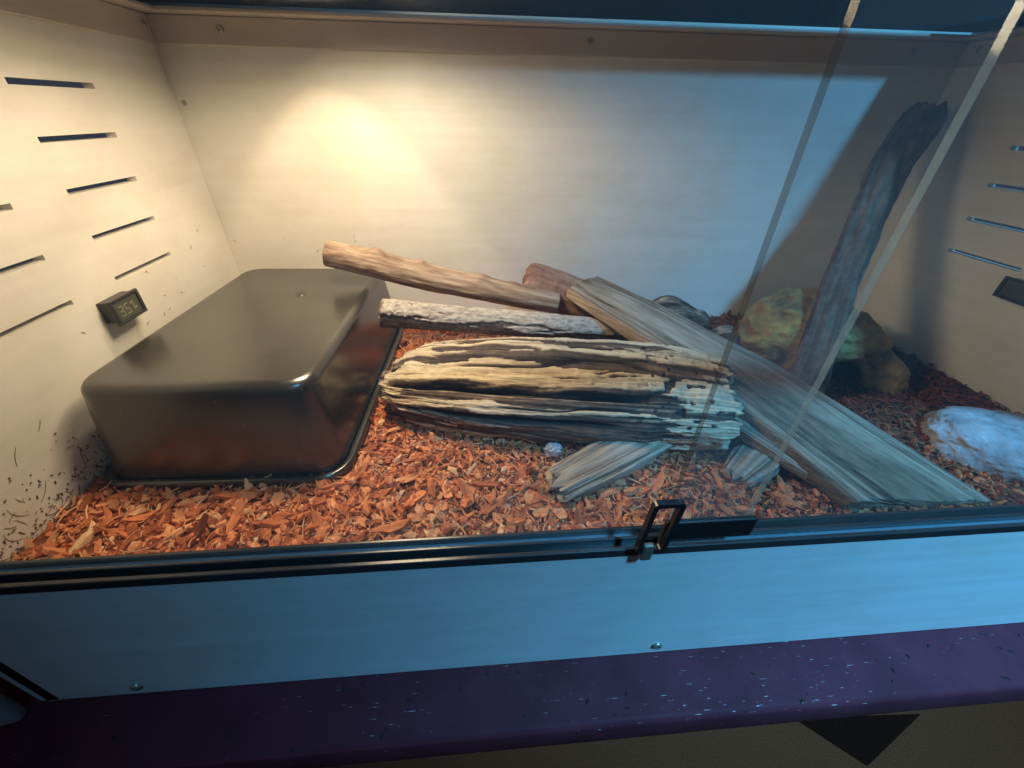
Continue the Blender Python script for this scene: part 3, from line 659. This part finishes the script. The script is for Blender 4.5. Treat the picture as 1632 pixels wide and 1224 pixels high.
cn = noise_node(nt, coords(nt), 55, 6, .7); ca_ = N(nt, 'ShaderNodeMath', operation='MULTIPLY_ADD'); nt.links.new(cn.outputs['Fac'], ca_.inputs[0]); ca_.inputs[1].default_value = 1.3; nt.links.new(at.outputs['Fac'], ca_.inputs[2])
cb_ = N(nt, 'ShaderNodeMath', operation='SUBTRACT'); nt.links.new(ca_.outputs[0], cb_.inputs[0]); cb_.inputs[1].default_value = .68
for g in (g1, g2): nt.links.new(cb_.outputs[0], g.inputs['Fac'])
tc = nt.nodes.new('ShaderNodeTexCoord'); sx = nt.nodes.new('ShaderNodeSeparateXYZ'); nt.links.new(tc.outputs['Object'], sx.inputs[0])
mr = N(nt, 'ShaderNodeMapRange'); mr.inputs['From Min'].default_value = .0; mr.inputs['From Max'].default_value = -.06; nt.links.new(sx.outputs['X'], mr.inputs['Value'])
mx = N(nt, 'ShaderNodeMix', data_type='RGBA'); nt.links.new(mr.outputs['Result'], mx.inputs[0]); nt.links.new(g1.outputs['Color'], mx.inputs[6]); nt.links.new(g2.outputs['Color'], mx.inputs[7]); nt.links.new(mx.outputs[2], b.inputs['Base Color'])
b.inputs['Roughness'].default_value = .65; bump(nt, cn.outputs['Fac'], b, .9, .008)
o = link('cave_hide', cave(), M_CAVE, None, (1.02, .400, .158)); tag(o, 'mossy green and ochre resin cave with an arched mouth at the back right', 'cave hide')
md = o.modifiers.new('thick', 'SOLIDIFY'); md.thickness = .012; md.offset = -1

# ------------------------------------------------------------------ pale stone, right
def blob(name, c, ax, seed, amp, freq, label, cat, material, rz=0, nph=120, nth=70, power=.8, tonef=None):
    ph = np.linspace(0, 2*np.pi, nph, endpoint=False); t = np.linspace(.01, np.pi-.01, nth); PH, TT = np.meshgrid(ph, t)
    x, y, z = np.sin(TT)**power*np.cos(PH), np.sin(TT)**power*np.sin(PH), np.sign(np.cos(TT))*np.abs(np.cos(TT))**.6
    k = 1+amp*(fbm(x*freq+9, y*freq, z*freq, seed, 5)-.5)*2+.25*amp*(fbm(x*freq*7, y*freq*7, z*freq*7, seed+5, 4)-.5)*2
    V = np.stack([x*k*ax[0], y*k*ax[1], z*k*ax[2]], -1).reshape(-1, 3); idx = np.arange(nph*nth).reshape(nth, nph); nx_ = np.roll(idx, -1, 1)
    F = np.stack([idx[:-1].ravel(), idx[1:].ravel(), nx_[1:].ravel(), nx_[:-1].ravel()], 1)
    tn = np.clip(.5+1.1*(fbm(V[:, 0]*40, V[:, 1]*40, V[:, 2]*40, seed+3, 4)-.5), 0, 1)
    o = link(name, np_mesh(name, V, F, True, tn), material, None, c); o.rotation_euler = (0, 0, rz); tag(o, label, cat); return o
M_STONE = tone_material('pale_stone', [(0, (.12, .115, .115)), (.35, (.30, .29, .30)), (.7, (.43, .42, .43)), (1, (.62, .61, .62))], .85, 1.1, bstr=.9, bdist=.006, gs=55)
blob('pale_stone', (1.135, .142, .160), (.103, .066, .038), 8, .12, 2.0, 'smooth pale stone at the right edge of the picture', 'stone', M_STONE, -.35, power=.55)
M_FLUFF = tone_material('pale_scrap', [(0, (.3, .3, .3)), (1, (.85, .85, .85))], .4, .3)
blob('pale_scrap', (.528, .172, .171), (.011, .008, .008), 18, .6, 3.0, 'tiny crumpled whitish scrap in the shade below the charred log', 'scrap', M_FLUFF, 0, 40, 24)

# ------------------------------------------------------------------ bits of husk stuck to the left wall and back wall
rg = np.random.default_rng(5); Vs, Fs, off = [], [], 0
def flake(p, ax1, ax2, nrm, L, w, bend):
    global off
    t = np.linspace(-.5, .5, 5); ctr = p[None]+np.outer(t*L, ax1)+np.outer((t*t)*bend*L, ax2); ww = w*(1-(2*t)**2*.8)
    A = ctr+ww[:, None]*ax2; B = ctr-ww[:, None]*ax2; Cc = ctr+nrm*w*1.2
    Vs.append(np.vstack([A, B, Cc])); f = []
    for j in range(4):
        for (s, q) in ((0, 10), (10, 5), (5, 0)): f += [(s+j, s+j+1, q+j+1), (s+j, q+j+1, q+j)]
    Fs.append(np.array(f)+off); off += 15
for i in range(230):
    y = rg.uniform(.035, .20); z = .168+abs(rg.normal(0, .036))*(1.1-2.5*(y-.035)); a = rg.uniform(0, 6.28)
    if z > .34: continue
    fib = rg.uniform() < .25
    flake(np.array([.0004, y, z]), np.array([0, math.cos(a), math.sin(a)]), np.array([0, -math.sin(a), math.cos(a)]), np.array([1., 0, 0]), rg.uniform(.008, .022) if fib else rg.uniform(.001, .0045), .0003 if fib else rg.uniform(.0003, .0010), rg.normal(0, .6))
for i in range(12):
    y = rg.uniform(.2, .56); z = rg.uniform(.27, .37); a = rg.uniform(0, 6.28)
    flake(np.array([.0004, y, z]), np.array([0, math.cos(a), math.sin(a)]), np.array([0, -math.sin(a), math.cos(a)]), np.array([1., 0, 0]), rg.uniform(.001, .007), .0004, rg.normal(0, .6))
for i in range(9):
    x = rg.uniform(.0, .25); z = rg.uniform(.28, .36); a = rg.uniform(0, 6.28)
    flake(np.array([x, D-.0004, z]), np.array([math.cos(a), 0, math.sin(a)]), np.array([-math.sin(a), 0, math.cos(a)]), np.array([0, -1., 0]), rg.uniform(.001, .007), .0004, rg.normal(0, .6))
M_FLECK = simple('dark_husk_fleck', (.15, .08, .045), .9, .4, 300)
tag(link('husk_flecks', np_mesh('husk_flecks', np.vstack(Vs), np.vstack(Fs), False), M_FLECK), 'dark husk flecks and fibres stuck to the cream walls', 'flecks', kind='stuff')
